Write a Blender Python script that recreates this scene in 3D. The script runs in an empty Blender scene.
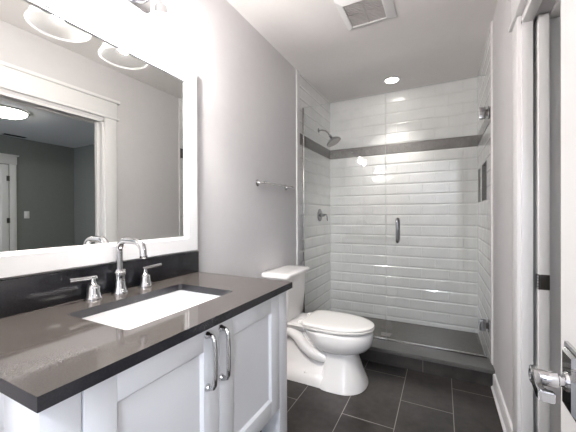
import bpy, bmesh, math
from math import sin, cos, pi, radians
from mathutils import Vector, Matrix

S = bpy.context.scene
COL = S.collection

# ------------------------------------------------------------------ camera
YAW, PITCH, ROLL = 0.4717, -0.0040, 0.0040
cam_d = bpy.data.cameras.new('camera')
cam_d.sensor_fit = 'HORIZONTAL'
cam_d.sensor_width = 36.0
cam_d.lens = 301.957 * 36.0 / 576.0
cam_d.clip_start = 0.02
cam = bpy.data.objects.new('camera', cam_d)
COL.objects.link(cam)
_r = Vector((cos(YAW), sin(YAW), 0))
_f0 = Vector((-sin(YAW), cos(YAW), 0))
_f = _f0 * cos(PITCH) + Vector((0, 0, 1)) * sin(PITCH)
_u = Vector((0, 0, 1)) * cos(PITCH) - _f0 * sin(PITCH)
_r2 = _r * cos(ROLL) - _u * sin(ROLL)
_u2 = _u * cos(ROLL) + _r * sin(ROLL)
m3 = Matrix((_r2, _u2, -_f)).transposed()
cam.matrix_world = Matrix.Translation((1.2519, 0.0, 1.2211)) @ m3.to_4x4()
S.camera = cam

# ------------------------------------------------------------------ light
BULB_W = 40.0          # each vanity bulb
SHOWER_W = 42.0        # recessed shower lamp
HALL_FILL_W = 110.0          # unseen fill lights added in the hall behind the entrance
WORLD = 11.0            # daylight through the bedroom window and the added hall window
world = bpy.data.worlds.new('daylight')
S.world = world
world.use_nodes = True
wb = world.node_tree.nodes['Background']
wb.inputs[0].default_value = (0.80, 0.88, 1.0, 1)
wb.inputs[1].default_value = WORLD
S.view_settings.view_transform = 'Standard'
S.view_settings.look = 'None'
S.view_settings.exposure = 0.6
S.view_settings.gamma = 1.0
S.view_settings.use_curve_mapping = False
S.cycles.max_bounces = 12
S.cycles.diffuse_bounces = 7
S.cycles.glossy_bounces = 6
S.cycles.transmission_bounces = 8
S.cycles.transparent_max_bounces = 16
S.cycles.caustics_reflective = False
S.cycles.caustics_refractive = False
S.cycles.sample_clamp_indirect = 6.0
S.cycles.use_denoising = True


def portal(name, loc, rot, sx, sy):
    l = bpy.data.lights.new(name, 'AREA')
    l.shape = 'RECTANGLE'
    l.size, l.size_y = sx, sy
    l.cycles.is_portal = True
    o = bpy.data.objects.new(name, l)
    o.location = loc
    o.rotation_euler = rot
    COL.objects.link(o)
    return o


portal('hall_fill_daylight', (2.55, -2.42, 1.4), (pi / 2, 0, 0), 1.5, 1.6)  # portal of the added hall window, daylight fill from out of view
portal('bedroom_daylight', (3.9, -1.02, 1.45), (pi / 2, 0, 0), 1.4, 1.4)


def lamp(name, loc, power, radius, col):
    l = bpy.data.lights.new(name, 'POINT')
    l.energy = power
    l.shadow_soft_size = radius
    l.color = col
    o = bpy.data.objects.new(name, l)
    o.location = loc
    COL.objects.link(o)
    return o


lamp('hall_fill_light', (1.10, -1.20, 2.44), HALL_FILL_W * 0.7, 0.12, (0.86, 0.92, 1.0))  # unseen light added to brighten the shower and lower back wall
lamp('hall_fill_light', (2.25, -1.25, 2.40), HALL_FILL_W, 0.12, (0.82, 0.89, 1.0))  # second added fill, set aside to reach the vanity diagonally

# ------------------------------------------------------------------ materials
class NT:
    def __init__(self, name):
        self.m = bpy.data.materials.new(name)
        self.m.use_nodes = True
        self.t = self.m.node_tree
        self.b = self.t.nodes['Principled BSDF']
        self.out = self.t.nodes['Material Output']

    def n(self, kind, **kw):
        x = self.t.nodes.new(kind)
        for k, v in kw.items():
            setattr(x, k, v)
        return x

    def l(self, a, b):
        self.t.links.new(a, b)

    def math(self, op, a, b=None, c=None):
        x = self.n('ShaderNodeMath', operation=op)
        for i, v in enumerate((a, b, c)):
            if v is None:
                continue
            if isinstance(v, (int, float)):
                x.inputs[i].default_value = v
            else:
                self.l(v, x.inputs[i])
        return x.outputs[0]

    def coords(self):
        g = self.n('ShaderNodeNewGeometry')
        s = self.n('ShaderNodeSeparateXYZ')
        self.l(g.outputs['Position'], s.inputs[0])
        return g.outputs['Position'], s.outputs[0], s.outputs[1], s.outputs[2]

    def ramp(self, fac, c0, c1, p0=0.0, p1=1.0):
        r = self.n('ShaderNodeValToRGB')
        r.color_ramp.elements[0].position = p0
        r.color_ramp.elements[1].position = p1
        r.color_ramp.elements[0].color = (*c0, 1)
        r.color_ramp.elements[1].color = (*c1, 1)
        self.l(fac, r.inputs[0])
        return r.outputs[0]

    def mix(self, fac, a, b):
        x = self.n('ShaderNodeMix', data_type='RGBA')
        self.l(fac, x.inputs[0])
        for i, v in ((6, a), (7, b)):
            if isinstance(v, tuple):
                x.inputs[i].default_value = (*v, 1)
            else:
                self.l(v, x.inputs[i])
        return x.outputs[2]

    def noise(self, vec, scale, detail=3.0):
        x = self.n('ShaderNodeTexNoise')
        x.inputs['Scale'].default_value = scale
        x.inputs['Detail'].default_value = detail
        self.l(vec, x.inputs['Vector'])
        return x.outputs[0]

    def bump(self, h, strength, dist):
        x = self.n('ShaderNodeBump')
        x.inputs['Strength'].default_value = strength
        x.inputs['Distance'].default_value = dist
        self.l(h, x.inputs['Height'])
        self.l(x.outputs[0], self.b.inputs['Normal'])


def paint(name, col, rough=0.5, metal=0.0, var=0.03, scale=14.0, bump=0.0, spec=0.5, coat=0.0):
    k = NT(name)
    p, x, y, z = k.coords()
    nz = k.noise(p, scale)
    a = tuple(c * (1 - var) for c in col)
    b = tuple(min(1, c * (1 + var)) for c in col)
    k.l(k.ramp(nz, a, b, 0.3, 0.7), k.b.inputs['Base Color'])
    k.b.inputs['Roughness'].default_value = rough
    k.b.inputs['Metallic'].default_value = metal
    k.b.inputs['Specular IOR Level'].default_value = spec
    k.b.inputs['Coat Weight'].default_value = coat
    if bump:
        k.bump(k.noise(p, 220, 2), bump, 0.001)
    return k.m


def emit(name, col, strength):
    k = NT(name)
    k.b.inputs['Base Color'].default_value = (*col, 1)
    k.b.inputs['Emission Color'].default_value = (*col, 1)
    k.b.inputs['Emission Strength'].default_value = strength
    return k.m


def subway(name, axis):
    """Bevelled running-bond tile with one dark accent row."""
    k = NT(name)
    p, x, y, z = k.coords()
    u = x if axis == 'x' else y
    H, L, Z0, U0 = 0.1162, 0.2605, 1.910, 0.925
    v = k.math('DIVIDE', k.math('SUBTRACT', z, Z0), H)
    row = k.math('FLOOR', v)
    half = k.math('MULTIPLY', k.math('FLOORED_MODULO', k.math('ADD', row, 1), 2), 0.5)
    uu = k.math('ADD', k.math('DIVIDE', k.math('SUBTRACT', u, U0), L), half)
    fu, fv = k.math('FRACT', uu), k.math('FRACT', v)
    du = k.math('MULTIPLY', k.math('MINIMUM', fu, k.math('SUBTRACT', 1.0, fu)), L)
    dv = k.math('MULTIPLY', k.math('MINIMUM', fv, k.math('SUBTRACT', 1.0, fv)), H)
    band = k.math('COMPARE', row, 0.0, 0.1)
    du = k.math('ADD', du, k.math('MULTIPLY', band, 0.02))
    d = k.math('MINIMUM', du, dv)
    bev = k.n('ShaderNodeMapRange')
    k.l(k.math('MINIMUM', k.math('MULTIPLY', du, 5.0), dv), bev.inputs[0])
    bev.inputs[1].default_value = 0.0006
    bev.inputs[2].default_value = 0.014
    grout = k.n('ShaderNodeMapRange')
    k.l(d, grout.inputs[0])
    grout.inputs[1].default_value = 0.0004
    grout.inputs[2].default_value = 0.0018
    tone = k.noise(p, 6.0)
    white = k.ramp(tone, (0.75, 0.755, 0.75), (0.81, 0.81, 0.805), 0.3, 0.7)
    dark = k.ramp(k.noise(p, 30), (0.130, 0.122, 0.116), (0.175, 0.165, 0.158), 0.3, 0.7)
    tile = k.mix(band, white, dark)
    k.l(k.mix(grout.outputs[0], (0.66, 0.66, 0.65), tile), k.b.inputs['Base Color'])
    k.b.inputs['Roughness'].default_value = 0.09
    h = k.math('ADD', bev.outputs[0], k.math('MULTIPLY', k.noise(p, 11.0, 1.0), 0.45))
    k.bump(h, 0.75, 0.006)
    return k.m


def floor_tile(name):
    k = NT(name)
    p, x, y, z = k.coords()
    PX, PY = 0.305, 0.602
    c = k.math('DIVIDE', k.math('SUBTRACT', x, 0.3967), PX)
    col = k.math('FLOOR', c)
    odd = k.math('FLOORED_MODULO', col, 2)
    v = k.math('ADD', k.math('DIVIDE', k.math('SUBTRACT', y, 2.098), PY), k.math('MULTIPLY', odd, 0.5))
    fu, fv = k.math('FRACT', c), k.math('FRACT', v)
    du = k.math('MULTIPLY', k.math('MINIMUM', fu, k.math('SUBTRACT', 1.0, fu)), PX)
    dv = k.math('MULTIPLY', k.math('MINIMUM', fv, k.math('SUBTRACT', 1.0, fv)), PY)
    d = k.math('MINIMUM', du, dv)
    g = k.n('ShaderNodeMapRange')
    k.l(d, g.inputs[0])
    g.inputs[1].default_value = 0.0012
    g.inputs[2].default_value = 0.0026
    mott = k.math('ADD', k.math('MULTIPLY', k.noise(p, 3.5, 6), 0.6), k.math('MULTIPLY', k.noise(p, 22, 5), 0.4))
    t = k.ramp(mott, (0.011, 0.0092, 0.0084), (0.047, 0.040, 0.0365), 0.36, 0.66)
    k.l(k.mix(g.outputs[0], (0.30, 0.28, 0.26), t), k.b.inputs['Base Color'])
    k.b.inputs['Roughness'].default_value = 0.38
    k.bump(k.math('ADD', g.outputs[0], k.math('MULTIPLY', k.noise(p, 60, 4), 0.3)), 0.3, 0.001)
    return k.m


def riser_tile(name):
    k = NT(name)
    p, x, y, z = k.coords()
    c = k.math('FRACT', k.math('DIVIDE', k.math('SUBTRACT', x, 1.118), 0.602))
    d = k.math('MULTIPLY', k.math('MINIMUM', c, k.math('SUBTRACT', 1.0, c)), 0.602)
    g = k.n('ShaderNodeMapRange')
    k.l(d, g.inputs[0])
    g.inputs[1].default_value = 0.001
    g.inputs[2].default_value = 0.0025
    t = k.ramp(k.noise(p, 8, 6), (0.018, 0.016, 0.015), (0.05, 0.045, 0.042), 0.33, 0.68)
    k.l(k.mix(g.outputs[0], (0.16, 0.15, 0.14), t), k.b.inputs['Base Color'])
    k.b.inputs['Roughness'].default_value = 0.45
    return k.m


def quartz(name, c0, c1, rough):
    k = NT(name)
    p, x, y, z = k.coords()
    a = k.ramp(k.noise(p, 260, 4), c0, c1, 0.32, 0.72)
    k.l(a, k.b.inputs['Base Color'])
    k.b.inputs['Roughness'].default_value = rough
    return k.m


def clear(name, tint, diffuse=0.0, gloss=0.02, ior=1.5):
    k = NT(name)
    p, x, y, z = k.coords()
    k.t.nodes.remove(k.b)
    tr = k.n('ShaderNodeBsdfTransparent')
    k.l(k.ramp(k.noise(p, 4), tint, tuple(min(1, c * 1.004) for c in tint)), tr.inputs[0])
    gl = k.n('ShaderNodeBsdfGlossy')
    gl.inputs['Roughness'].default_value = gloss
    fr = k.n('ShaderNodeFresnel')
    fr.inputs[0].default_value = ior
    base = tr.outputs[0]
    if diffuse:
        a = k.n('ShaderNodeMixShader')
        a.inputs[0].default_value = diffuse
        tl = k.n('ShaderNodeBsdfTranslucent')
        tl.inputs[0].default_value = (0.95, 0.95, 0.95, 1)
        k.l(base, a.inputs[1])
        k.l(tl.outputs[0], a.inputs[2])
        base = a.outputs[0]
    mx = k.n('ShaderNodeMixShader')
    k.l(fr.outputs[0], mx.inputs[0])
    k.l(base, mx.inputs[1])
    k.l(gl.outputs[0], mx.inputs[2])
    k.l(mx.outputs[0], k.out.inputs[0])
    return k.m


M_wall = paint('warm grey wall paint', (0.62, 0.605, 0.61), 0.62, var=0.012, bump=0.05)
M_ceil = paint('white ceiling paint', (0.76, 0.735, 0.722), 0.75, var=0.01, bump=0.05)
M_trim = paint('white trim paint', (0.76, 0.752, 0.75), 0.32, var=0.008)
M_cab = paint('white cabinet lacquer', (0.745, 0.755, 0.785), 0.30, var=0.006)
M_frame = paint('white mirror frame', (0.84, 0.84, 0.85), 0.35, var=0.006)
M_porc = paint('white glazed porcelain', (0.80, 0.785, 0.775), 0.08, var=0.006, coat=0.3)
M_seat = paint('white seat plastic', (0.82, 0.805, 0.78), 0.18, var=0.005)
M_basin = paint('white basin china', (0.90, 0.90, 0.90), 0.10, var=0.004)
M_chrome = paint('polished chrome', (0.60, 0.60, 0.615), 0.05, 1.0, var=0.01)
M_nickel = paint('brushed nickel', (0.55, 0.54, 0.53), 0.24, 1.0, var=0.02)
M_steel = paint('polished steel', (0.36, 0.36, 0.37), 0.14, 1.0, var=0.02)
M_dkmetal = paint('dark metal hinge', (0.16, 0.15, 0.14), 0.30, 1.0, var=0.03)
M_mirror = paint('mirror silver', (0.84, 0.85, 0.825), 0.0, 1.0, var=0.002)
M_counter = quartz('grey brown quartz', (0.064, 0.056, 0.051), (0.084, 0.075, 0.069), 0.06)
M_edge = quartz('dark quartz edge', (0.016, 0.016, 0.020), (0.026, 0.026, 0.031), 0.14)
M_floor = floor_tile('charcoal floor tile')
M_riser = riser_tile('charcoal riser tile')
M_pan = paint('dark shower pan', (0.098, 0.091, 0.084), 0.42, var=0.12, scale=26)
M_curb = paint('dark curb stone', (0.085, 0.083, 0.080), 0.34, var=0.10, scale=40)
M_tileB = subway('white subway tile back', 'x')
M_tileS = subway('white subway tile side', 'y')
M_glass = clear('clear shower glass', (0.988, 0.994, 0.991))
M_gedge = paint('glass edge', (0.62, 0.67, 0.65), 0.25, var=0.05)
M_shade = clear('clear lamp glass', (0.97, 0.97, 0.97), 0.14, 0.2, 1.12)
M_rim = clear('lamp glass rim', (0.9, 0.9, 0.9), 0.85, 0.2, 1.12)
M_bulb = emit('lit bulb', (1.0, 0.93, 0.85), 40.0)
M_lens = emit('lit downlight lens', (1.0, 0.95, 0.88), 14.0)
M_bedlens = emit('lit flush lamp', (1.0, 0.96, 0.88), 26.0)
M_bwall = paint('grey bedroom paint', (0.215, 0.225, 0.215), 0.7, var=0.02, bump=0.05)
M_bceil = paint('bedroom ceiling paint', (0.66, 0.67, 0.70), 0.8, var=0.02)
M_bfloor = paint('bedroom carpet', (0.22, 0.20, 0.18), 0.95, var=0.15, scale=120)
M_black = paint('dark void', (0.012, 0.012, 0.012), 0.8)
M_grille = paint('grey fan grille', (0.40, 0.38, 0.37), 0.5)
M_niche = paint('dark niche tile', (0.20, 0.195, 0.19), 0.2, var=0.1)
M_rubber = paint('dark rubber', (0.03, 0.03, 0.03), 0.6)

# ------------------------------------------------------------------ geometry helpers


def box(bm, x0, x1, y0, y1, z0, z1, bev=0.0, seg=2):
    vs = [bm.verts.new((x, y, z)) for x in (x0, x1) for y in (y0, y1) for z in (z0, z1)]
    idx = [(0, 1, 3, 2), (4, 6, 7, 5), (0, 4, 5, 1), (2, 3, 7, 6), (0, 2, 6, 4), (1, 5, 7, 3)]
    fs = [bm.faces.new([vs[i] for i in f]) for f in idx]
    if bev:
        es = list({e for f in fs for e in f.edges})
        bmesh.ops.bevel(bm, geom=es, offset=bev, segments=seg, profile=0.5, affect='EDGES')
    return fs


def frame_of(t):
    t = t.normalized()
    a = Vector((0, 0, 1)) if abs(t.z) < 0.9 else Vector((0, 1, 0))
    n = t.cross(a).normalized()
    return n, t.cross(n).normalized()


def tube(bm, pts, r, seg=14, cap=True):
    pts = [Vector(p) for p in pts]
    rs = r if isinstance(r, (list, tuple)) else [r] * len(pts)
    rings = []
    n = None
    for i, p in enumerate(pts):
        t = (pts[min(i + 1, len(pts) - 1)] - pts[max(i - 1, 0)]).normalized()
        if n is None:
            n, b = frame_of(t)
        else:
            n = (n - t * n.dot(t)).normalized()
            b = t.cross(n)
        rings.append([bm.verts.new(p + (n * cos(2 * pi * k / seg) + b * sin(2 * pi * k / seg)) * rs[i]) for k in range(seg)])
    for a, c in zip(rings, rings[1:]):
        for k in range(seg):
            bm.faces.new((a[k], a[(k + 1) % seg], c[(k + 1) % seg], c[k]))
    if cap:
        bm.faces.new(rings[0][::-1])
        bm.faces.new(rings[-1])


def smooth_path(pts, n=6):
    """Round every inner corner of a polyline with a quadratic arc."""
    pts = [Vector(p) for p in pts]
    out = [pts[0]]
    for a, b, c in zip(pts, pts[1:], pts[2:]):
        ra = b + (a - b) * 0.5 if a is not pts[0] else b + (a - b) * min(0.9, 0.03 / (a - b).length if (a - b).length > 0.06 else 0.5)
        rc = b + (c - b) * 0.5 if c is not pts[-1] else b + (c - b) * 0.5
        for i in range(n + 1):
            t = i / n
            out.append(ra * (1 - t) ** 2 + b * 2 * t * (1 - t) + rc * t * t)
    out.append(pts[-1])
    res = [out[0]]
    for p in out[1:]:
        if (p - res[-1]).length > 1e-5:
            res.append(p)
    return res


def lathe(bm, prof, c=(0, 0, 0), axis='z', seg=28):
    """prof: list of (radius, height along the axis)."""
    c = Vector(c)
    ax = {'x': Vector((1, 0, 0)), 'y': Vector((0, 1, 0)), 'z': Vector((0, 0, 1))}[axis] if isinstance(axis, str) else Vector(axis).normalized()
    n, b = frame_of(ax)
    rings = []
    for r, h in prof:
        if r < 1e-6:
            rings.append([bm.verts.new(c + ax * h)])
        else:
            rings.append([bm.verts.new(c + ax * h + (n * cos(2 * pi * k / seg) + b * sin(2 * pi * k / seg)) * r) for k in range(seg)])
    for p, q in zip(rings, rings[1:]):
        for k in range(seg):
            j = (k + 1) % seg
            if len(p) == 1 and len(q) == 1:
                continue
            if len(p) == 1:
                bm.faces.new((p[0], q[j], q[k]))
            elif len(q) == 1:
                bm.faces.new((p[k], p[j], q[0]))
            else:
                bm.faces.new((p[k], p[j], q[j], q[k]))


def loft(bm, secs, cap0=True, cap1=True):
    """secs: list of rings (lists of xyz, same count)."""
    rings = [[bm.verts.new(p) for p in s] for s in secs]
    n = len(rings[0])
    for a, b in zip(rings, rings[1:]):
        for k in range(n):
            bm.faces.new((a[k], a[(k + 1) % n], b[(k + 1) % n], b[k]))
    if cap0:
        bm.faces.new(rings[0][::-1])
    if cap1:
        bm.faces.new(rings[-1])


def egg(xb, xf, hw, cy, z, split=0.42, nb=3.2, nf=2.1, n=56):
    xc = xb + (xf - xb) * split
    out = []
    for k in range(n):
        t = 2 * pi * k / n
        c, s = cos(t), sin(t)
        e = nf if c > 0 else nb
        a = xf - xc if c > 0 else xc - xb
        out.append((xc + a * math.copysign(abs(c) ** (2 / e), c), cy + hw * math.copysign(abs(s) ** (2 / e), s), z))
    return out


def rrect(x0, x1, y0, y1, r, z, n=6):
    out = []
    for cx, cy, a0 in ((x1 - r, y1 - r, 0), (x0 + r, y1 - r, pi / 2), (x0 + r, y0 + r, pi), (x1 - r, y0 + r, 1.5 * pi)):
        for i in range(n + 1):
            a = a0 + pi / 2 * i / n
            out.append((cx + r * cos(a), cy + r * sin(a), z))
    return out


def prism(bm, pts, lo, hi, axis):
    """Extrude a 2-D outline along an axis ('x': pts are (y,z); 'y': (x,z); 'z': (x,y))."""
    def P(a, b, h):
        return {'x': (h, a, b), 'y': (a, h, b), 'z': (a, b, h)}[axis]
    loft(bm, [[P(a, b, lo) for a, b in pts], [P(a, b, hi) for a, b in pts]])


def wpos(o):
    v = Vector((0, 0, 0))
    while o is not None:
        v += o.location
        o = o.parent
    return v


def obj(name, bm, mats, parent=None, sharp=38.0, origin=None, smooth=True, label=None):
    bmesh.ops.remove_doubles(bm, verts=bm.verts, dist=1e-6)
    bmesh.ops.recalc_face_normals(bm, faces=bm.faces)
    if smooth:
        lim = radians(sharp)
        for f in bm.faces:
            f.smooth = True
        for e in bm.edges:
            e.smooth = not (len(e.link_faces) != 2 or e.calc_face_angle(9) > lim)
    off = wpos(parent) if parent is not None else (Vector(origin) if origin else Vector((0, 0, 0)))
    bmesh.ops.translate(bm, verts=bm.verts, vec=-off)
    me = bpy.data.meshes.new(name)
    bm.to_mesh(me)
    bm.free()
    for m in (mats if isinstance(mats, (list, tuple)) else [mats]):
        me.materials.append(m)
    o = bpy.data.objects.new(name, me)
    COL.objects.link(o)
    if parent is not None:
        o.parent = parent
    elif origin:
        o.location = origin
    if label:
        o['label'] = label
    return o


def B():
    return bmesh.new()


def boxo(name, dims, mat, parent=None, bev=0.0, **kw):
    bm = B()
    box(bm, *dims, bev)
    return obj(name, bm, mat, parent, **kw)


def thing(name, label, cat, loc, group=None):
    o = bpy.data.objects.new(name, None)
    o.empty_display_size = 0.05
    COL.objects.link(o)
    o.location = loc
    o['label'] = label
    o['category'] = cat
    if group:
        o['group'] = group
    return o


def tag(o, label, cat, group=None):
    o['label'] = label
    o['category'] = cat
    if group:
        o['group'] = group
    return o


def struct(o, label=None):
    o['kind'] = 'structure'
    if label:
        o['label'] = label
    return o


def copy_tree(o, parent=None):
    c = o.copy()
    COL.objects.link(c)
    if parent is not None:
        c.parent = parent
    for ch in list(o.children):
        copy_tree(ch, c)
    return c


# ------------------------------------------------------------------ structure
ZC = 2.624            # ceiling
W = 1.582             # right wall paint
YT = 2.644            # front edge of the shower tile
YB = 3.615            # tiled back wall
XR = 1.574            # tile face on the right
GY = 2.77             # glass plane
HN = -0.05            # bathroom face of the near wall

# floors
struct(boxo('floor', (-0.1, 1.66, -0.17, 2.55, -0.06, 0.0), M_floor), 'charcoal rectangular tile floor')
struct(boxo('floor_shower', (-0.1, 1.66, 2.55, 3.70, -0.06, 0.006), M_pan), 'dark grey shower floor behind the glass')
struct(boxo('ceiling', (-0.12, 1.718, -0.17, 3.72, ZC, ZC + 0.08), M_ceil), 'white bathroom ceiling')
# left wall, with the tiled part in the shower
struct(boxo('wall_left', (-0.12, 0.0, -0.17, YT, -0.05, ZC), M_wall), 'warm grey wall behind the vanity')
struct(boxo('wall_shower_left', (-0.12, 0.006, YT, 3.72, -0.05, ZC), M_tileS), 'white subway tile wall with dark accent row holding the shower head')
struct(boxo('wall_back', (0.006, XR, YB, 3.72, -0.05, ZC), M_tileB), 'white subway tile wall at the back of the shower')
# right wall of the bathroom: solid stretches round the doorway
OY0, OY1, OZ = 0.845, 1.735, 2.11
bm = B()
box(bm, W, 1.718, -0.17, OY0, -0.05, ZC)
box(bm, W, 1.718, OY0, YT, OZ, ZC)
box(bm, W, 1.598, OY1, YT, -0.05, OZ)
box(bm, 1.680, 1.718, OY1 + 0.02, YT, -0.05, OZ)
box(bm, 1.598, 1.680, 2.56, YT, -0.05, OZ)
struct(obj('wall_right', bm, [M_wall], smooth=False), 'warm grey wall with the pocket doorway')
# tiled right wall with the two recessed niches
N = [(2.915, 3.205, 1.335, 1.655), (3.355, 3.51, 1.335, 1.655)]
bm = B()
ys = [YT, N[0][0], N[0][1], N[1][0], N[1][1], 3.72]
for i in range(5):
    if i in (1, 3):
        box(bm, XR, 1.70, ys[i], ys[i + 1], -0.05, 1.335)
        box(bm, XR, 1.70, ys[i], ys[i + 1], 1.655, ZC)
        box(bm, 1.665, 1.70, ys[i], ys[i + 1], 1.335, 1.655)
    else:
        box(bm, XR, 1.70, ys[i], ys[i + 1], -0.05, ZC)
struct(obj('wall_shower_right', bm, [M_tileS], smooth=False), 'white subway tile wall with two recessed niches')
for i, (a, b, c, d) in enumerate(N):
    bm = B()
    t = 0.006
    box(bm, XR - 0.004, 1.664, a, a + t, c, d)
    box(bm, XR - 0.004, 1.664, b - t, b, c, d)
    box(bm, XR - 0.004, 1.664, a, b, c, c + t)
    box(bm, XR - 0.004, 1.664, a, b, d - t, d)
    box(bm, 1.656, 1.664, a, b, c, d)
    struct(obj('niche_%d' % (i + 1), bm, [M_niche], smooth=False), 'dark lined recessed niche in the right tile wall')
# near wall, with the doorway the photograph is taken through
bm = B()
box(bm, -0.12, 0.62, HN - 0.12, HN, -0.05, ZC)
box(bm, 1.48, 1.72, HN - 0.12, HN, -0.05, ZC)
box(bm, 0.62, 1.48, HN - 0.12, HN, 2.11, ZC)
struct(obj('wall_near', bm, [M_wall], smooth=False), 'warm grey wall with the entrance doorway')
bm = B()
box(bm, 0.52, 0.625, HN, HN + 0.018, 0, 2.135, 0.003)
box(bm, 1.475, 1.575, HN, HN + 0.018, 0, 2.135, 0.003)
box(bm, 0.50, 1.58, HN, HN + 0.022, 2.135, 2.30, 0.003)
box(bm, 0.48, 1.58, HN, HN + 0.035, 2.30, 2.325, 0.003)
struct(obj('trim_4', bm, [M_trim]), 'white casing round the entrance doorway')
# hall beyond the entrance, with an unseen window added as daylight fill
HY = -2.4
bm = B()
box(bm, -0.62, 3.62, HY - 0.15, HN - 0.12, -0.06, 0.0)
struct(obj('floor_hall', bm, [M_bfloor]))
bm = B()
box(bm, -0.62, 3.62, HY - 0.15, HN - 0.12, ZC, ZC + 0.08)
struct(obj('ceiling_hall', bm, [M_ceil]))
bm = B()
box(bm, -0.7, -0.6, HY - 0.15, HN - 0.12, 0, ZC)
struct(obj('wall_hall_left', bm, [M_wall]))
bm = B()
box(bm, 3.5, 3.6, HY - 0.15, HN - 0.12, 0, ZC)
struct(obj('wall_hall_right', bm, [M_wall]))
bm = B()
box(bm, -0.62, -0.12, HN - 0.2, HN - 0.12, 0, ZC)
box(bm, 1.72, 3.62, HN - 0.2, HN - 0.12, 0, ZC)
struct(obj('wall_hall_front', bm, [M_wall], smooth=False))
bm = B()
box(bm, -0.62, 1.8, HY - 0.12, HY, 0, ZC)
box(bm, 3.3, 3.62, HY - 0.12, HY, 0, ZC)
box(bm, 1.8, 3.3, HY - 0.12, HY, 0, 0.6)
box(bm, 1.8, 3.3, HY - 0.12, HY, 2.2, ZC)
struct(obj('wall_hall_back', bm, [M_wall], smooth=False))
bm = B()
for a, b, c, d in ((1.8, 1.86, 0.6, 2.2), (3.24, 3.3, 0.6, 2.2), (1.86, 3.24, 0.6, 0.66), (1.86, 3.24, 2.14, 2.2), (1.86, 3.24, 1.38, 1.42)):
    box(bm, a, b, HY - 0.09, HY - 0.05, c, d)
struct(obj('fill_window_1', bm, [M_trim], smooth=False), 'white frame of the added window in the unseen hall')

# bedroom seen through the doorway in the mirror
BX, BY0, BY1 = 5.58, -1.0, 3.57
struct(boxo('floor_bedroom', (1.66, BX + 0.1, BY0 - 0.1, BY1 + 0.1, -0.06, 0.0), M_bfloor), 'bedroom carpet')
struct(boxo('ceiling_bedroom', (1.718, BX + 0.1, BY0 - 0.1, BY1 + 0.1, ZC, ZC + 0.08), M_bceil), 'grey bedroom ceiling')
struct(boxo('wall_bedroom_far', (BX, BX + 0.1, BY0 - 0.1, BY1 + 0.1, 0, ZC), M_bwall), 'grey bedroom wall opposite the doorway')
struct(boxo('wall_bedroom_end', (1.70, BX, BY1, BY1 + 0.1, 0, ZC), M_bwall), 'grey bedroom end wall')
bm = B()
box(bm, 1.718, 1.722, BY0, OY0, 0, ZC)
box(bm, 1.718, 1.722, OY1, YT, 0, ZC)
box(bm, 1.716, 1.722, YT, BY1, 0, ZC)
box(bm, 1.718, 1.722, OY0, OY1, OZ, ZC)
struct(obj('wall_bedroom_near', bm, [M_bwall], smooth=False), 'bedroom side of the bathroom wall')
bm = B()
box(bm, 1.70, 3.2, BY0 - 0.12, BY0, 0, ZC)
box(bm, 4.6, BX + 0.1, BY0 - 0.12, BY0, 0, ZC)
box(bm, 3.2, 4.6, BY0 - 0.12, BY0, 0, 0.75)
box(bm, 3.2, 4.6, BY0 - 0.12, BY0, 2.15, ZC)
struct(obj('wall_bedroom_window', bm, [M_bwall], smooth=False))
bm = B()
for a, b, c, d in ((3.2, 3.26, 0.75, 2.15), (4.54, 4.6, 0.75, 2.15), (3.26, 4.54, 0.75, 0.81), (3.26, 4.54, 2.09, 2.15), (3.26, 4.54, 1.43, 1.47)):
    box(bm, a, b, BY0 - 0.09, BY0 - 0.05, c, d)
struct(obj('window_2', bm, [M_trim], smooth=False), 'white bedroom window frame')

# doorway casing on the bathroom side (craftsman head with cap and bead)
CF = W - 0.018
bm = B()
box(bm, CF, W, OY1, OY1 + 0.11, 0, 2.135, 0.002)
box(bm, CF, W, OY0 - 0.11, OY0, 0, 2.135, 0.002)
box(bm, CF - 0.012, W, OY0 - 0.135, OY1 + 0.135, 2.135, 2.155, 0.004)
box(bm, CF - 0.003, W, OY0 - 0.115, OY1 + 0.115, 2.155, 2.295, 0.002)
box(bm, CF - 0.018, W, OY0 - 0.14, OY1 + 0.14, 2.295, 2.322, 0.003)
struct(obj('trim_1', bm, [M_trim]), 'white casing with capped head round the pocket doorway')
# split jamb with the slot the pocket door slides in
bm = B()
for y0, y1 in ((OY1 - 0.02, OY1), (OY0, OY0 + 0.02)):
    box(bm, W - 0.004, 1.618, y0, y1, 0, OZ, 0.001)
    o = 0.02 if y0 > 1.2 else 0.0
    box(bm, 1.678, 1.722, y0 + o, y1 + o, 0, OZ, 0.001)
box(bm, W - 0.004, 1.618, OY0, OY1, OZ - 0.02, OZ, 0.001)
box(bm, 1.678, 1.722, OY0, OY1 + 0.02, OZ - 0.02, OZ, 0.001)
struct(obj('trim_2', bm, [M_trim]), 'white split jamb of the pocket doorway')
bm = B()
box(bm, 1.722, 1.738, OY1 + 0.05, OY1 + 0.16, 0, 2.135, 0.002)
box(bm, 1.722, 1.738, OY0 - 0.11, OY0, 0, 2.135, 0.002)
box(bm, 1.722, 1.742, OY0 - 0.115, OY1 + 0.165, 2.135, 2.295, 0.002)
struct(obj('trim_5', bm, [M_trim]), 'white casing on the bedroom side')
struct(boxo('door_track', (1.63, 1.668, OY0 + 0.02, 2.5, OZ + 0.005, OZ + 0.03), M_black), 'dark track above the pocket door')
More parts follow.
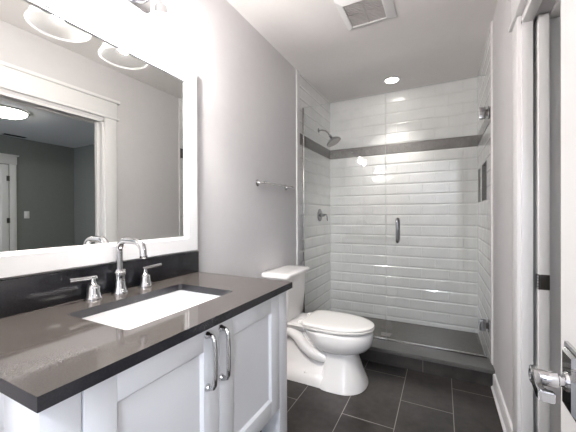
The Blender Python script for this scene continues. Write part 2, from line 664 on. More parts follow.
# pocket door pulled back into the wall, its leading edge just showing
d1 = struct(boxo('door_1', (1.634, 1.672, 1.70, 2.53, 0.012, 2.103), M_trim, bev=0.002), 'white pocket door slid back into its wall slot')
bm = B()
box(bm, 1.6395, 1.6725, 1.6975, 1.72, 0.885, 0.952, 0.001)
box(bm, 1.6295, 1.6395, 1.694, 1.73, 0.885, 0.952, 0.003)
obj('latch', bm, M_dkmetal, d1, label='dark metal edge latch')
bm = B()
for k in range(5):
    lathe(bm, [(0, 0), (0.0042, 0), (0.0042, 0.009), (0, 0.009)], (1.6300, 1.6935, 0.889 + 0.0125 * k), 'z', 10)
obj('pull_ring', bm, M_chrome, d1)

# tile edge strips and baseboards
bm = B()
box(bm, -0.004, 0.010, YT - 0.012, YT + 0.055, 0.14, ZC, 0.002)
struct(obj('trim_3', bm, [M_trim]), 'white edge strip where the left shower tile begins')
bm = B()
box(bm, XR - 0.004, W + 0.004, YT - 0.012, YT + 0.002, 0.13, ZC, 0.002)
struct(obj('trim_6', bm, [M_trim]), 'white edge strip where the right shower tile begins')
prof = [(W, 0), (W - 0.026, 0), (W - 0.026, 0.012), (W - 0.016, 0.022), (W - 0.016, 0.095), (W - 0.010, 0.105), (W, 0.105)]
bm = B()
prism(bm, prof, OY1 + 0.11, 2.528, 'y')
struct(obj('baseboard_right', bm, [M_trim]), 'white baseboard along the right wall')
bm = B()
prism(bm, [(-0.002 + W - a, b) for a, b in prof], 1.30, 2.528, 'y')
struct(obj('baseboard_left', bm, [M_trim]), 'white baseboard behind the toilet')

# shower curb: tiled riser with a stone slab on top
curb = struct(boxo('shower_curb', (0.001, W - 0.001, 2.545, 2.80, 0.0, 0.100), M_riser), 'dark tiled shower curb under the glass')
bm = B()
prism(bm, [(2.532, 0.098), (2.532, 0.122), (2.537, 0.126), (2.80, 0.104), (2.80, 0.078), (2.54, 0.098)], 0.002, W - 0.002, 'x')
obj('curb_slab', bm, M_curb, curb, label='smooth dark stone slab')

# ------------------------------------------------------------------ vanity
VY0, VY1 = 0.285, 1.285
van = thing('vanity_cabinet', 'white two-door vanity cabinet under the dark stone worktop', 'cabinet', (0.3, 0.785, 0))
FX = 0.57
ZB = 0.345


def shaker(bm, x0, x1, y0, y1, z0, z1, st, rec):
    """A framed panel facing +x: four rails and a recessed field."""
    box(bm, x0, x1, y0, y0 + st, z0, z1, 0.0015)
    box(bm, x0, x1, y1 - st, y1, z0, z1, 0.0015)
    box(bm, x0, x1, y0 + st, y1 - st, z0, z0 + st, 0.0015)
    box(bm, x0, x1, y0 + st, y1 - st, z1 - st, z1, 0.0015)


bm = B()
box(bm, 0.003, FX - 0.012, VY0 + 0.02, VY1 - 0.02, ZB, ZB + 0.018)
box(bm, 0.003, 0.015, VY0 + 0.02, VY1 - 0.02, ZB + 0.018, 0.868)
box(bm, 0.54, FX - 0.002, VY0 + 0.02, VY1 - 0.02, 0.835, 0.87, 0.0)
obj('carcass', bm, M_cab, van, smooth=False)
# end panels with a recessed field, running down to the floor
for nm, ya, yb_, face in (('side_panel', VY0, VY0 + 0.02, -1), ('side_panel', VY1 - 0.02, VY1, 1)):
    bm = B()
    yo = ya if face < 0 else yb_
    yi = yo - face * 0.010
    lo, hi = (yo, yi) if yo < yi else (yi, yo)
    box(bm, 0.003, 0.07, lo, hi, 0.0, 0.868, 0.001)
    box(bm, 0.448, FX - 0.051, lo, hi, 0.0, 0.868, 0.001)
    box(bm, 0.07, 0.448, lo, hi, 0.785, 0.868, 0.001)
    box(bm, 0.07, 0.448, lo, hi, ZB - 0.02, ZB + 0.06, 0.001)
    lo, hi = (yi, yi - face * 0.010) if face < 0 else (yi - face * 0.010, yi)
    box(bm, 0.003, FX - 0.051, lo, hi, ZB - 0.02, 0.868)
    obj(nm, bm, M_cab, van)
# front legs / stiles
for ya, yb_ in ((VY0, VY0 + 0.075), (VY1 - 0.075, VY1)):
    bm = B()
    box(bm, FX - 0.05, FX + 0.018, ya, yb_, 0.0, 0.868, 0.002)
    obj('leg', bm, M_cab, van)
for ya, yb_ in ((VY0, VY0 + 0.06), (VY1 - 0.06, VY1)):
    bm = B()
    box(bm, 0.003, 0.05, ya + 0.021, yb_ - 0.021, 0.0, ZB, 0.002)
    obj('leg', bm, M_cab, van)


def cab_door(y0, y1, hy):
    bm = B()
    shaker(bm, FX, FX + 0.020, y0, y1, 0.337, 0.866, 0.072, 0.01)
    fr = obj('door', bm, M_cab, van)
    bm = B()
    box(bm, FX - 0.008, FX + 0.009, y0 + 0.05, y1 - 0.05, 0.387, 0.816)
    i0, i1, k0, k1 = y0 + 0.072, y1 - 0.072, 0.409, 0.794
    # sloped moulding round the field
    xa, xb, w = FX + 0.0195, FX + 0.0095, 0.008
    o = [(xa, i0, k0), (xa, i1, k0), (xa, i1, k1), (xa, i0, k1)]
    n = [(xb, i0 + w, k0 + w), (xb, i1 - w, k0 + w), (xb, i1 - w, k1 - w), (xb, i0 + w, k1 - w)]
    vo = [bm.verts.new(p) for p in o]
    vn = [bm.verts.new(p) for p in n]
    for i in range(4):
        j = (i + 1) % 4
        bm.faces.new((vo[i], vo[j], vn[j], vn[i]))
    bm.faces.new(vn)
    obj('door_panel', bm, M_cab, fr, sharp=15)
    # bow pull
    bm = B()
    xh = FX + 0.020
    pts = smooth_path([(xh + 0.004, hy, 0.676), (xh + 0.034, hy, 0.676), (xh + 0.034, hy, 0.842), (xh + 0.004, hy, 0.842)], 5)
    pts = [(xh + 0.002, hy, 0.678), (xh + 0.016, hy, 0.677), (xh + 0.026, hy, 0.681), (xh + 0.031, hy, 0.692), (xh + 0.033, hy, 0.72),
           (xh + 0.033, hy, 0.80), (xh + 0.031, hy, 0.828), (xh + 0.026, hy, 0.839), (xh + 0.016, hy, 0.843), (xh + 0.002, hy, 0.842)]
    tube(bm, pts, 0.0075, 14)
    for z in (0.677, 0.843):
        lathe(bm, [(0, 0), (0.012, 0), (0.012, 0.004), (0.0095, 0.008), (0.0078, 0.014)], (xh, hy, z), 'x', 18)
    obj('handle', bm, M_chrome, fr, label='chrome bow handle')
    return fr


cab_door(VY0 + 0.078, 0.7885, 0.731)
cab_door(0.7915, VY1 - 0.078, 0.797)

# worktop with the sink cut-out, and the upstand behind
CX1, CY0, CY1 = 0.613, 0.2725, 1.2965
SX0, SX1, SY0, SY1 = 0.158, 0.470, 0.545, 1.030
top = thing('vanity_worktop', 'grey brown stone worktop with dark edges and a sink cut-out', 'worktop', (0.3, 0.785, 0.87))
bm = B()
outer = [(0.001, CY0), (CX1, CY0), (CX1, CY1), (0.001, CY1)]
inner = [(p[0], p[1]) for p in rrect(SX0, SX1, SY0, SY1, 0.014, 0)]
lv = []
for z in (0.871, 0.900):
    vo = [bm.verts.new((x, y, z)) for x, y in outer]
    vi = [bm.verts.new((x, y, z)) for x, y in inner]
    eo = [bm.edges.new((vo[i], vo[(i + 1) % 4])) for i in range(4)]
    ei = [bm.edges.new((vi[i], vi[(i + 1) % len(vi)])) for i in range(len(vi))]
    bmesh.ops.triangle_fill(bm, edges=eo + ei, use_beauty=True)
    lv.append((vo, vi))
edge_faces = []
for a, b in ((lv[0][0], lv[1][0]), (lv[0][1], lv[1][1])):
    for i in range(len(a)):
        j = (i + 1) % len(a)
        edge_faces.append(bm.faces.new((a[i], a[j], b[j], b[i])))
for f in edge_faces:
    f.material_index = 1
obj('slab', bm, [M_counter, M_edge], top, smooth=False)
bs = boxo('backsplash', (0.001, 0.021, CY0, CY1, 0.9005, 1.017), M_edge, bev=0.0015)
tag(bs, 'dark stone backsplash strip standing on the worktop below the mirror', 'backsplash')

# under-mounted basin
bas = thing('sink_basin', 'white rectangular undermount basin set in the worktop', 'sink', (0.314, 0.787, 0.75))
bm = B()
secs = []
for (g, z, r) in ((0.030, 0.8705, 0.05), (0.030, 0.863, 0.05), (0.006, 0.735, 0.055), (-0.010, 0.722, 0.06)):
    secs.append(rrect(SX0 - g, SX1 + g, SY0 - g, SY1 + g, r, z))
for (g, z, r) in ((-0.035, 0.733, 0.05), (-0.018, 0.741, 0.045), (-0.008, 0.760, 0.035), (0.006, 0.866, 0.028), (0.008, 0.8705, 0.026)):
    secs.append(rrect(SX0 - g, SX1 + g, SY0 - g, SY1 + g, r, z))
loft(bm, secs[:4], cap0=False, cap1=True)
loft(bm, secs[4:], cap0=True, cap1=False)
loft(bm, [secs[0], secs[-1]], False, False)
obj('bowl', bm, M_basin, bas, sharp=50)
bm = B()
lathe(bm, [(0, 0.004), (0.018, 0.004), (0.024, 0.002), (0.024, 0)], (0.30, 0.787, 0.7335), 'z', 24)
obj('drain', bm, M_chrome, bas)

# widespread faucet
fx = 0.0545
fau = thing('faucet', 'chrome gooseneck faucet with two lever handles behind the basin', 'faucet', (fx, 0.80, 0.90))
bm = B()
lathe(bm, [(0, 0), (0.031, 0), (0.031, 0.006), (0.027, 0.012), (0.0235, 0.030), (0.0205, 0.055), (0.021, 0.072), (0.0245, 0.076), (0.0245, 0.086), (0.018, 0.090), (0.0145, 0.098), (0, 0.098)], (fx, 0.80, 0.9002), 'z', 28)
obj('spout_base', bm, M_chrome, fau)
bm = B()
pts = [(fx, 0.80, 0.985), (fx, 0.80, 1.03), (fx, 0.80, 1.07)]
for k in range(1, 8):
    a = pi / 2 * k / 7
    pts.append((fx + 0.042 * (1 - cos(a)), 0.80, 1.076 + 0.042 * sin(a)))
pts.append((fx + 0.075, 0.80, 1.118))
for k in range(1, 8):
    a = pi / 2 * k / 7
    pts.append((fx + 0.095 + 0.052 * sin(a), 0.80, 1.118 - 0.040 * (1 - cos(a))))
pts.append((fx + 0.150, 0.80, 1.058))
tube(bm, pts, [0.0135] * len(pts), 16)
sp = obj('spout', bm, M_chrome, fau, sharp=60)
bm = B()
lathe(bm, [(0, 0), (0.0125, 0), (0.0145, 0.003), (0.0145, 0.010), (0, 0.010)], (fx + 0.150, 0.80, 1.053), 'z', 18)
obj('aerator', bm, M_chrome, sp)
bm = B()
tube(bm, [(fx - 0.010, 0.828, 0.902), (fx - 0.010, 0.828, 0.985)], 0.0025, 8)
lathe(bm, [(0, 0), (0.005, 0.001), (0.006, 0.006), (0.003, 0.011), (0, 0.012)], (fx - 0.010, 0.828, 0.983), 'z', 12)
obj('lift_rod', bm, M_chrome, fau)
for hy, s in ((0.694, -1), (0.921, 1)):
    bm = B()
    lathe(bm, [(0, 0), (0.031, 0), (0.031, 0.005), (0.027, 0.010), (0.0235, 0.030), (0.0225, 0.046), (0.018, 0.054), (0.011, 0.060), (0.0095, 0.078), (0, 0.079)], (fx, hy, 0.9002), 'z', 26)
    hd = obj('handle', bm, M_chrome, fau)
    bm = B()
    tube(bm, [(fx, hy - s * 0.012, 0.981), (fx, hy + s * 0.03, 0.983), (fx + 0.002, hy + s * 0.085, 0.986)], [0.0075, 0.0075, 0.0075], 14)
    obj('lever', bm, M_chrome, hd)

# mirror
mir = thing('mirror', 'large white framed mirror on the wall above the vanity', 'mirror', (0.0, 0.785, 1.025))
MY0, MY1, MZ0, MZ1, FW = 0.288, 1.282, 1.026, 2.022, 0.081
bm = B()
sec = [(0.001, 0.0), (0.026, 0.0), (0.028, 0.003), (0.028, FW - 0.012), (0.022, FW - 0.010), (0.022, FW - 0.001), (0.014, FW), (0.001, FW)]
corners = [(MY0, MZ0, 1, 1), (MY1, MZ0, -1, 1), (MY1, MZ1, -1, -1), (MY0, MZ1, 1, -1)]
rings = [[bm.verts.new((x, cy + sy * w, cz + sz * w)) for x, w in sec] for cy, cz, sy, sz in corners]
for i in range(4):
    a, b = rings[i], rings[(i + 1) % 4]
    for k in range(len(sec)):
        j = (k + 1) % len(sec)
        bm.faces.new((a[k], a[j], b[j], b[k]))
obj('frame', bm, M_frame, mir, sharp=20)
boxo('mirror_glass', (0.004, 0.012, MY0 + FW - 0.004, MY1 - FW + 0.004, MZ0 + FW - 0.004, MZ1 - FW + 0.004), M_mirror, mir, smooth=False)

# vanity light: two flared glass shades on a chrome bar
vl = thing('vanity_light', 'chrome wall light with two lit flared glass shades above the mirror', 'wall light', (0.0, 0.806, 2.2))
boxo('backplate', (0.0005, 0.022, 0.62, 0.99, 2.165, 2.255), M_chrome, vl, bev=0.006)
for sy in (0.668, 0.945):
    sx = 0.14
    bm = B()
    tube(bm, [(0.02, sy, 2.21), (0.06, sy, 2.21), (0.10, sy, 2.205), (0.13, sy, 2.19), (sx, sy, 2.165), (sx, sy, 2.15)], 0.008, 12)
    ar = obj('arm', bm, M_chrome, vl, sharp=60)
    bm = B()
    lathe(bm, [(0, 0.055), (0.014, 0.055), (0.026, 0.045), (0.028, 0.0), (0.024, 0.0), (0.022, 0.03), (0, 0.03)], (sx, sy, 2.105), 'z', 24)
    obj('socket', bm, M_chrome, ar)
    bm = B()
    prof = [(0.030, 2.105), (0.044, 2.100), (0.060, 2.085), (0.076, 2.055), (0.090, 2.020), (0.104, 1.985)]
    lathe(bm, prof + [(r - 0.004, z - 0.001) for r, z in prof[::-1]], (sx, sy, 0), 'z', 40)
    sh = obj('shade', bm, M_shade, vl, sharp=60)
    bm = B()
    ring = [(0.103 + 0.0045 * cos(2 * pi * k / 10), 1.981 + 0.0045 * sin(2 * pi * k / 10)) for k in range(11)]
    lathe(bm, ring, (sx, sy, 0), 'z', 40)
    obj('shade_rim', bm, M_rim, sh, sharp=80)
    bm = B()
    lathe(bm, [(0, 0), (0.016, 0.003), (0.026, 0.014), (0.029, 0.028), (0.024, 0.044), (0.014, 0.058), (0.013, 0.066), (0, 0.066)], (sx, sy, 2.056), 'z', 22)
    obj('bulb', bm, M_bulb, ar, label='lit bulb')
    lamp('vanity_bulb_light', (sx, sy, 2.035), BULB_W, 0.03, (1.0, 0.955, 0.92))

# ------------------------------------------------------------------ toilet
TC = 2.165
toi = thing('toilet', 'white two-piece toilet with closed lid beside the vanity', 'toilet', (0.4, TC, 0))
bm = B()
loft(bm, [rrect(0.045, 0.205, TC - 0.165, TC + 0.165, 0.035, 0.405),
          rrect(0.040, 0.212, TC - 0.172, TC + 0.172, 0.040, 0.43),
          rrect(0.034, 0.226, TC - 0.185, TC + 0.185, 0.045, 0.58),
          rrect(0.030, 0.236, TC - 0.197, TC + 0.197, 0.050, 0.748)])
obj('tank', bm, M_porc, toi, sharp=50)
bm = B()
lid_o = lambda g, z: [(min(x, 0.25 - g * 0) if x < 0.25 else x, y, z) for x, y, z in rrect(0.014 + g, 0.258 - g, TC - 0.222 + g, TC + 0.222 - g, 0.045, z)]
loft(bm, [lid_o(0.008, 0.7465), lid_o(0.001, 0.750), lid_o(0.0, 0.756), lid_o(0.0, 0.770), lid_o(0.003, 0.776), lid_o(0.012, 0.780), lid_o(0.06, 0.783)])
obj('tank_lid', bm, M_porc, toi, sharp=50)
# bowl: rim and cup
bm = B()
loft(bm, [egg(0.42, 0.690, 0.108, TC, 0.226, nb=2.3),
          egg(0.41, 0.735, 0.134, TC, 0.240, nb=2.3),
          egg(0.38, 0.782, 0.162, TC, 0.262, nb=2.3),
          egg(0.35, 0.808, 0.180, TC, 0.296, nb=2.3),
          egg(0.33, 0.817, 0.188, TC, 0.335, nb=2.5),
          egg(0.31, 0.817, 0.188, TC, 0.372, nb=2.6),
          egg(0.30, 0.812, 0.185, TC, 0.384, nb=2.8),
          egg(0.30, 0.798, 0.174, TC, 0.390, nb=2.8),
          egg(0.31, 0.780, 0.160, TC, 0.391, nb=2.8)])
obj('bowl', bm, M_porc, toi, sharp=60)
# deck under the tank
bm = B()
loft(bm, [rrect(0.05, 0.44, TC - 0.085, TC + 0.085, 0.04, 0.335),
          rrect(0.035, 0.44, TC - 0.120, TC + 0.120, 0.05, 0.365),
          rrect(0.030, 0.44, TC - 0.135, TC + 0.135, 0.05, 0.392),
          rrect(0.034, 0.43, TC - 0.130, TC + 0.130, 0.05, 0.4045)])
obj('deck', bm, M_porc, toi, sharp=50)
# pedestal flaring to the floor
bm = B()
loft(bm, [egg(0.46, 0.778, 0.196, TC, 0.001, split=0.40, nb=5, nf=2.3),
          egg(0.46, 0.776, 0.193, TC, 0.018, split=0.40, nb=5, nf=2.3),
          egg(0.47, 0.756, 0.170, TC, 0.060, split=0.40, nb=5, nf=2.4),
          egg(0.48, 0.732, 0.145, TC, 0.120, split=0.40, nb=5, nf=2.5),
          egg(0.485, 0.715, 0.130, TC, 0.175, split=0.40, nb=5, nf=2.6),
          egg(0.485, 0.703, 0.122, TC, 0.225, split=0.40, nb=5, nf=2.6),
          egg(0.485, 0.700, 0.120, TC, 0.255, split=0.40, nb=5, nf=2.6)])
obj('pedestal', bm, M_porc, toi, sharp=50)
# rear foot: low skirt and the core behind the trapway
bm = B()
loft(bm, [rrect(0.09, 0.54, TC - 0.180, TC + 0.180, 0.06, 0.001),
          rrect(0.09, 0.54, TC - 0.178, TC + 0.178, 0.06, 0.018),
          rrect(0.10, 0.54, TC - 0.160, TC + 0.160, 0.06, 0.068),
          rrect(0.11, 0.54, TC - 0.135, TC + 0.135, 0.05, 0.078),
          rrect(0.12, 0.54, TC - 0.095, TC + 0.095, 0.04, 0.110),
          rrect(0.10, 0.52, TC - 0.080, TC + 0.080, 0.04, 0.345)])
obj('foot', bm, M_porc, toi, sharp=50)
for s in (-1, 1):
    bm = B()
    pts = [(0.10, TC + s * 0.060, 0.285), (0.17, TC + s * 0.085, 0.325), (0.225, TC + s * 0.095, 0.330), (0.28, TC + s * 0.098, 0.300),
           (0.325, TC + s * 0.098, 0.245), (0.375, TC + s * 0.096, 0.205), (0.43, TC + s * 0.092, 0.188), (0.50, TC + s * 0.082, 0.182), (0.56, TC + s * 0.06, 0.18)]
    tube(bm, pts, [0.035, 0.040, 0.042, 0.042, 0.042, 0.042, 0.042, 0.042, 0.04], 20)
    obj('trapway', bm, M_porc, toi, sharp=70)
    bm = B()
    lathe(bm, [(0.013, 0), (0.013, 0.006), (0.009, 0.014), (0, 0.016)], (0.36, TC + s * 0.148, 0.066), 'z', 16)
    obj('bolt_cap', bm, M_seat, toi)
# seat and lid
bm = B()
loft(bm, [egg(0.335, 0.806, 0.176, TC, 0.3985, nb=5), egg(0.326, 0.823, 0.188, TC, 0.402, nb=5), egg(0.325, 0.826, 0.190, TC, 0.414, nb=5), egg(0.330, 0.818, 0.184, TC, 0.4185, nb=5)])
obj('seat', bm, M_seat, toi, sharp=60)
bm = B()
loft(bm, [egg(0.325, 0.812, 0.180, TC, 0.4215, nb=5), egg(0.318, 0.823, 0.189, TC, 0.4245, nb=5), egg(0.317, 0.824, 0.189, TC, 0.431, nb=5),
          egg(0.322, 0.816, 0.184, TC, 0.4365, nb=5), egg(0.345, 0.79, 0.164, TC, 0.4400, nb=4), egg(0.42, 0.70, 0.10, TC, 0.4425, nb=3)])
obj('seat_lid', bm, M_seat, toi, sharp=60)
for s in (-1, 1):
    bm = B()
    box(bm, 0.285, 0.335, TC + s * 0.085 - 0.022, TC + s * 0.085 + 0.022, 0.4045, 0.428, 0.007)
    obj('hinge', bm, M_seat, toi)

# towel bar
tb = thing('towel_bar', 'short brushed metal towel bar on the grey wall above the toilet', 'towel bar', (0, 2.165, 1.465))
for y in (1.945, 2.405):
    bm = B()
    lathe(bm, [(0, 0), (0.026, 0), (0.026, 0.004), (0.018, 0.010), (0.012, 0.020), (0.0095, 0.045), (0.011, 0.060), (0.011, 0.072), (0.006, 0.078), (0, 0.078)], (0.0005, y, 1.465), 'x', 22)
    obj('post', bm, M_nickel, tb)
bm = B()
tube(bm, [(0.064, 1.925, 1.465), (0.064, 2.425, 1.465)], 0.0065, 14)
obj('bar', bm, M_nickel, tb)

# ------------------------------------------------------------------ shower
DX = 0.810
GZ0, GZ1 = 0.118, 2.292


def glass_pane(bm, x0, x1, z0, z1):
    fs = box(bm, x0, x1, GY - 0.005, GY + 0.005, z0, z1)
    for f in fs:
        n = f.normal if f.normal.length else None
        f.normal_update()
        f.material_index = 0 if abs(f.normal.y) > 0.5 else 1


fp = thing('shower_screen', 'fixed clear glass shower panel beside the toilet', 'glass panel', (0.4, GY, 0.11))
bm = B()
glass_pane(bm, 0.012, DX - 0.002, GZ0, GZ1)
obj('glass', bm, [M_glass, M_gedge], fp, smooth=False)
boxo('bottom_channel', (0.010, DX - 0.002, GY - 0.011, GY + 0.011, 0.1085, 0.124), M_nickel, fp, bev=0.001)
boxo('wall_channel', (0.0065, 0.020, GY - 0.011, GY + 0.011, 0.124, GZ1), M_nickel, fp, bev=0.001)

gd = thing('shower_door', 'frameless clear glass shower door hung on the right tile wall', 'shower door', (1.19, GY, 0.11))
bm = B()
glass_pane(bm, DX + 0.003, XR - 0.012, GZ0 + 0.004, GZ1)
obj('glass', bm, [M_glass, M_gedge], gd, smooth=False)
boxo('sweep', (DX + 0.003, XR - 0.012, GY - 0.007, GY + 0.007, 0.1085, 0.124), M_nickel, gd, bev=0.001)
for zc in (2.0, 0.36):
    bm = B()
    hh = 0.043
    for y0, y1 in ((GY - 0.014, GY - 0.0051), (GY + 0.0051, GY + 0.014)):
        box(bm, 1.512, 1.552, y0, y1, zc - hh, zc + hh, 0.0015)
    box(bm, XR - 0.008, XR - 0.0005, GY - 0.026, GY + 0.026, zc - hh, zc + hh, 0.0015)
    h = obj('hinge', bm, M_steel, gd)
    bm = B()
    box(bm, 1.545, XR - 0.004, GY - 0.012, GY + 0.012, zc - 0.024, zc + 0.024, 0.003)
    obj('knuckle', bm, M_dkmetal, h)
bm = B()
for s in (-1, 1):
    yo = GY + s * 0.050
    pts = [(0.910, GY + s * 0.0055, 0.985), (0.910, GY + s * 0.035, 0.985), (0.910, GY + s * 0.047, 0.989), (0.910, yo, 1.0), (0.910, yo, 1.08), (0.910, yo, 1.165), (0.910, GY + s * 0.047, 1.176), (0.910, GY + s * 0.035, 1.18), (0.910, GY + s * 0.0055, 1.18)]
    tube(bm, pts, 0.0120, 14)
obj('handle', bm, M_steel, gd, label='dark polished pull handle', sharp=60)

sh = thing('shower_fixture', 'brushed metal shower head on an arm from the left tile wall', 'shower head', (0.006, 3.21, 2.175))
bm = B()
lathe(bm, [(0, 0), (0.026, 0), (0.024, 0.006), (0.012, 0.012), (0, 0.012)], (0.0065, 3.21, 2.175), 'x', 22)
obj('flange', bm, M_steel, sh)
bm = B()
tube(bm, [(0.010, 3.21, 2.175), (0.05, 3.21, 2.173), (0.09, 3.21, 2.160), (0.118, 3.21, 2.135), (0.138, 3.21, 2.105), (0.146, 3.21, 2.092)], 0.0085, 12)
obj('arm', bm, M_steel, sh, sharp=60)
ax = Vector((0.50, -0.02, -0.86))
bm = B()
lathe(bm, [(0, -0.005), (0.014, -0.005), (0.017, 0.010), (0.013, 0.020), (0.024, 0.034), (0.046, 0.050), (0.070, 0.068), (0.084, 0.082), (0.084, 0.092), (0.074, 0.095)], (0.143, 3.21, 2.10), ax, 32)
hd = obj('spray_head', bm, M_steel, sh, sharp=50)
bm = B()
lathe(bm, [(0.076, 0.094), (0.074, 0.097), (0.04, 0.098), (0, 0.098)], (0.143, 3.21, 2.10), ax, 32)
obj('spray_face', bm, M_grille, hd)

sv = thing('shower_valve', 'chrome shower valve with round plate and lever on the left tile wall', 'shower valve', (0.006, 3.24, 1.215))
bm = B()
lathe(bm, [(0, 0), (0.072, 0), (0.070, 0.006), (0.060, 0.010), (0.028, 0.012), (0, 0.012)], (0.0065, 3.24, 1.215), 'x', 32)
obj('plate', bm, M_steel, sv)
bm = B()
lathe(bm, [(0, 0), (0.020, 0), (0.018, 0.030), (0.014, 0.055), (0, 0.057)], (0.017, 3.24, 1.215), 'x', 22)
obj('hub', bm, M_steel, sv)
bm = B()
tube(bm, [(0.066, 3.24, 1.225), (0.085, 3.24, 1.222), (0.094, 3.24, 1.205), (0.097, 3.24, 1.150)], [0.007, 0.008, 0.007, 0.006], 12)
obj('lever', bm, M_steel, sv, sharp=60)

fd = thing('floor_drain', 'small square metal drain in the dark shower floor', 'drain', (0.745, 3.16, 0.006))
boxo('drain_frame', (0.690, 0.800, 3.105, 3.215, 0.0062, 0.0085), M_dkmetal, fd, bev=0.001)
bm = B()
for k in range(6):
    box(bm, 0.700, 0.790, 3.117 + 0.0145 * k, 3.125 + 0.0145 * k, 0.0086, 0.0096)
obj('drain_grate', bm, M_grille, fd, smooth=False)

# recessed ceiling lamp over the shower
rl = thing('recessed_light', 'small round lit ceiling light over the shower', 'ceiling light', (0.787, 3.315, ZC))
bm = B()
lathe(bm, [(0.066, 0.0), (0.066, -0.003), (0.084, -0.005), (0.092, -0.003), (0.092, 0.0)], (0.787, 3.315, ZC), 'z', 36)
obj('trim_ring', bm, M_trim, rl, sharp=60)
bm = B()
lathe(bm, [(0.0665, -0.0005), (0.0665, -0.0025), (0, -0.0035)], (0.787, 3.315, ZC), 'z', 36)
obj('lens', bm, M_lens, rl)
l = bpy.data.lights.new('shower_lamp_light', 'SPOT')
l.spot_size = 1.5
l.spot_blend = 1.0
l.shadow_soft_size = 0.03
l.energy = SHOWER_W
l.color = (1.0, 0.95, 0.89)
lo = bpy.data.objects.new('shower_lamp_light', l)
lo.location = (0.787, 3.315, ZC - 0.045)
COL.objects.link(lo)

# exhaust fan
ef = thing('exhaust_fan', 'square white ceiling exhaust fan with grey grille', 'exhaust fan', (0.80, 2.085, ZC))
FX0, FX1, FY0, FY1 = 0.622, 0.968, 1.905, 2.262
GX0, GX1, GY0, GY1 = 0.668, 0.908, 1.955, 2.205
bm = B()


def rect4(x0, x1, y0, y1, z):
    return [(x0, y0, z), (x1, y0, z), (x1, y1, z), (x0, y1, z)]


loft(bm, [rect4(FX0, FX1, FY0, FY1, ZC - 0.0005), rect4(FX0, FX1, FY0, FY1, ZC - 0.008), rect4(GX0 - 0.008, GX1 + 0.008, GY0 - 0.008, GY1 + 0.008, ZC - 0.026),
          rect4(GX0, GX1, GY0, GY1, ZC - 0.026), rect4(GX0, GX1, GY0, GY1, ZC - 0.006)], cap0=True, cap1=False)
obj('cover', bm, M_trim, ef, sharp=15)
bm = B()
box(bm, GX0, GX1, GY0, GY1, ZC - 0.0075, ZC - 0.004)
obj('duct', bm, M_black, ef, smooth=False)
bm = B()
n = 15
for k in range(n):
    y = GY0 + (k + 0.5) * (GY1 - GY0) / n
    box(bm, GX0, GX1, y - 0.0040, y + 0.0040, ZC - 0.021, ZC - 0.014)
box(bm, (GX0 + GX1) / 2 - 0.004, (GX0 + GX1) / 2 + 0.004, GY0, GY1, ZC - 0.023, ZC - 0.013)
box(bm, GX0, GX1, (GY0 + GY1) / 2 - 0.004, (GY0 + GY1) / 2 + 0.004, ZC - 0.023, ZC - 0.013)
obj('grille', bm, M_grille, ef, smooth=False)

# ------------------------------------------------------------------ entrance door standing open along the right wall
LX = 1.46
DY0, DY1 = -0.035, 0.775
d2 = struct(boxo('door_2', (LX, LX + 0.036, DY0, DY1, 0.012, 2.10), M_trim, bev=0.002), 'white entrance door standing open along the right wall')
bm = B()
py0, py1, pz0, pz1 = 0.664, 0.733, 0.865, 0.985
hx = LX - 0.0005


def plate_sec(x, g):
    return [(x, py0 + g, pz0 + g), (x, py1 - g, pz0 + g), (x, py1 - g, pz1 - g), (x, py0 + g, pz1 - g)]


loft(bm, [plate_sec(hx, 0), plate_sec(hx - 0.005, 0.0), plate_sec(hx - 0.007, 0.004), plate_sec(hx - 0.007, 0.008), plate_sec(hx - 0.012, 0.013)])
pl = obj('lever_plate', bm, M_chrome, d2, sharp=15, label='chrome rectangular handle plate')
bm = B()
lx, ly, lz = hx - 0.012, 0.695, 0.925
lathe(bm, [(0, 0), (0.017, 0), (0.015, 0.004), (0.010, 0.006), (0.010, 0.012), (0.0135, 0.014), (0.0135, 0.050), (0.012, 0.052)], (lx, ly, lz), (-1, 0, 0), 24)
obj('lever_neck', bm, M_chrome, pl)
bm = B()
# flat lever arm running back towards the hinge side and returning to the door at its tip
rows = [(1.3975, 0.713), (1.3960, 0.690), (1.3935, 0.660), (1.3910, 0.632), (1.3930, 0.622), (1.4130, 0.620)]
inn = [(1.4090, 0.713), (1.4070, 0.690), (1.4045, 0.660), (1.4020, 0.639), (1.4035, 0.633), (1.4130, 0.631)]
hz = [0.0135, 0.0125, 0.0110, 0.0095, 0.0090, 0.0085]
secs = []
for (ax_, ay), (bx, by), h in zip(rows, inn, hz):
    secs.append([(ax_, ay, lz - h), (ax_, ay, lz + h), (bx, by, lz + h), (bx, by, lz - h)])
loft(bm, secs)
bmesh.ops.bevel(bm, geom=list(bm.edges), offset=0.0018, segments=2, affect='EDGES')
obj('lever_handle', bm, M_chrome, pl, sharp=30, label='chrome return lever')

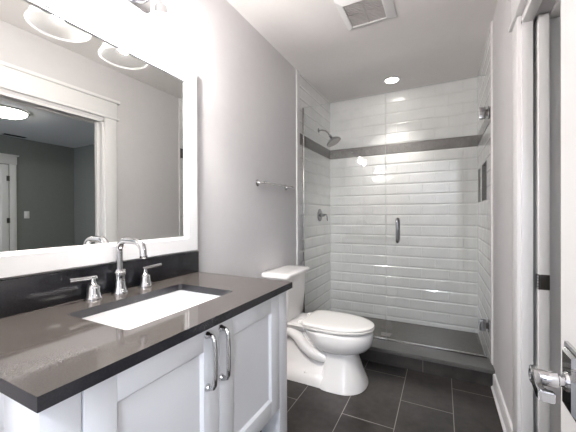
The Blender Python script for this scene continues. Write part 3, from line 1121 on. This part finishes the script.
# ------------------------------------------------------------------ bedroom things (seen in the mirror)
d3y0, d3y1 = 1.72, 2.50
d3 = struct(boxo('door_3', (BX - 0.012, BX - 0.001, d3y0, d3y1, 0.01, 2.12), M_trim), 'white panelled door on the far bedroom wall')
bm = B()
for a, b, c, d in ((d3y0, d3y0 + 0.11, 0.01, 2.12), (d3y1 - 0.11, d3y1, 0.01, 2.12), (d3y0 + 0.11, d3y1 - 0.11, 2.0, 2.12), (d3y0 + 0.11, d3y1 - 0.11, 1.46, 1.58), (d3y0 + 0.11, d3y1 - 0.11, 0.01, 0.24),
                   ((d3y0 + d3y1) / 2 - 0.05, (d3y0 + d3y1) / 2 + 0.05, 0.24, 1.46)):
    box(bm, BX - 0.024, BX - 0.012, a, b, c, d, 0.002)
obj('panel_frame', bm, M_trim, d3)
for z in (1.88, 1.14, 0.3):
    bm = B()
    lathe(bm, [(0, 0), (0.008, 0), (0.008, 0.09), (0, 0.09)], (BX - 0.030, d3y1 + 0.006, z - 0.045), 'z', 10)
    box(bm, BX - 0.028, BX - 0.024, d3y1 - 0.03, d3y1 + 0.012, z - 0.045, z + 0.045)
    obj('hinge', bm, M_dkmetal, d3)
bm = B()
box(bm, BX - 0.02, BX, d3y1 + 0.012, d3y1 + 0.112, 0, 2.135, 0.002)
box(bm, BX - 0.02, BX, d3y0 - 0.112, d3y0 - 0.012, 0, 2.135, 0.002)
box(bm, BX - 0.024, BX, d3y0 - 0.12, d3y1 + 0.12, 2.135, 2.28, 0.002)
box(bm, BX - 0.045, BX, d3y0 - 0.145, d3y1 + 0.145, 2.28, 2.305, 0.003)
struct(obj('trim_7', bm, [M_trim]), 'white casing round the far bedroom door')

ls = thing('light_switch', 'white light switch on the dark bedroom wall in the mirror', 'light switch', (BX, 2.765, 1.24))
boxo('switch_plate', (BX - 0.006, BX - 0.0005, 2.725, 2.805, 1.175, 1.305), M_trim, ls, bev=0.002)
boxo('toggle', (BX - 0.012, BX - 0.006, 2.750, 2.780, 1.21, 1.27), M_trim, ls, bev=0.002)

bl = thing('flush_light', 'round lit flush ceiling light in the bedroom in the mirror', 'ceiling light', (3.90, 1.86, ZC))
bm = B()
lathe(bm, [(0.24, -0.0005), (0.245, -0.012), (0.238, -0.030), (0.222, -0.030)], (3.90, 1.86, ZC), 'z', 44)
obj('rim', bm, M_nickel, bl, sharp=60)
bm = B()
lathe(bm, [(0.225, -0.028), (0.21, -0.055), (0.15, -0.078), (0.08, -0.088), (0, -0.091)], (3.90, 1.86, ZC), 'z', 44)
obj('diffuser', bm, M_bedlens, bl, sharp=60)

cv = thing('ceiling_vent', 'dark slotted vent in the bedroom ceiling near the far wall', 'vent', (5.40, 2.52, ZC))
boxo('vent_frame', (5.33, 5.47, 2.36, 2.70, ZC - 0.006, ZC - 0.0005), M_bceil, cv, bev=0.001)
bm = B()
for k in range(5):
    box(bm, 5.345 + 0.025 * k, 5.358 + 0.025 * k, 2.375, 2.685, ZC - 0.009, ZC - 0.0062)
obj('vent_slats', bm, M_black, cv, smooth=False)
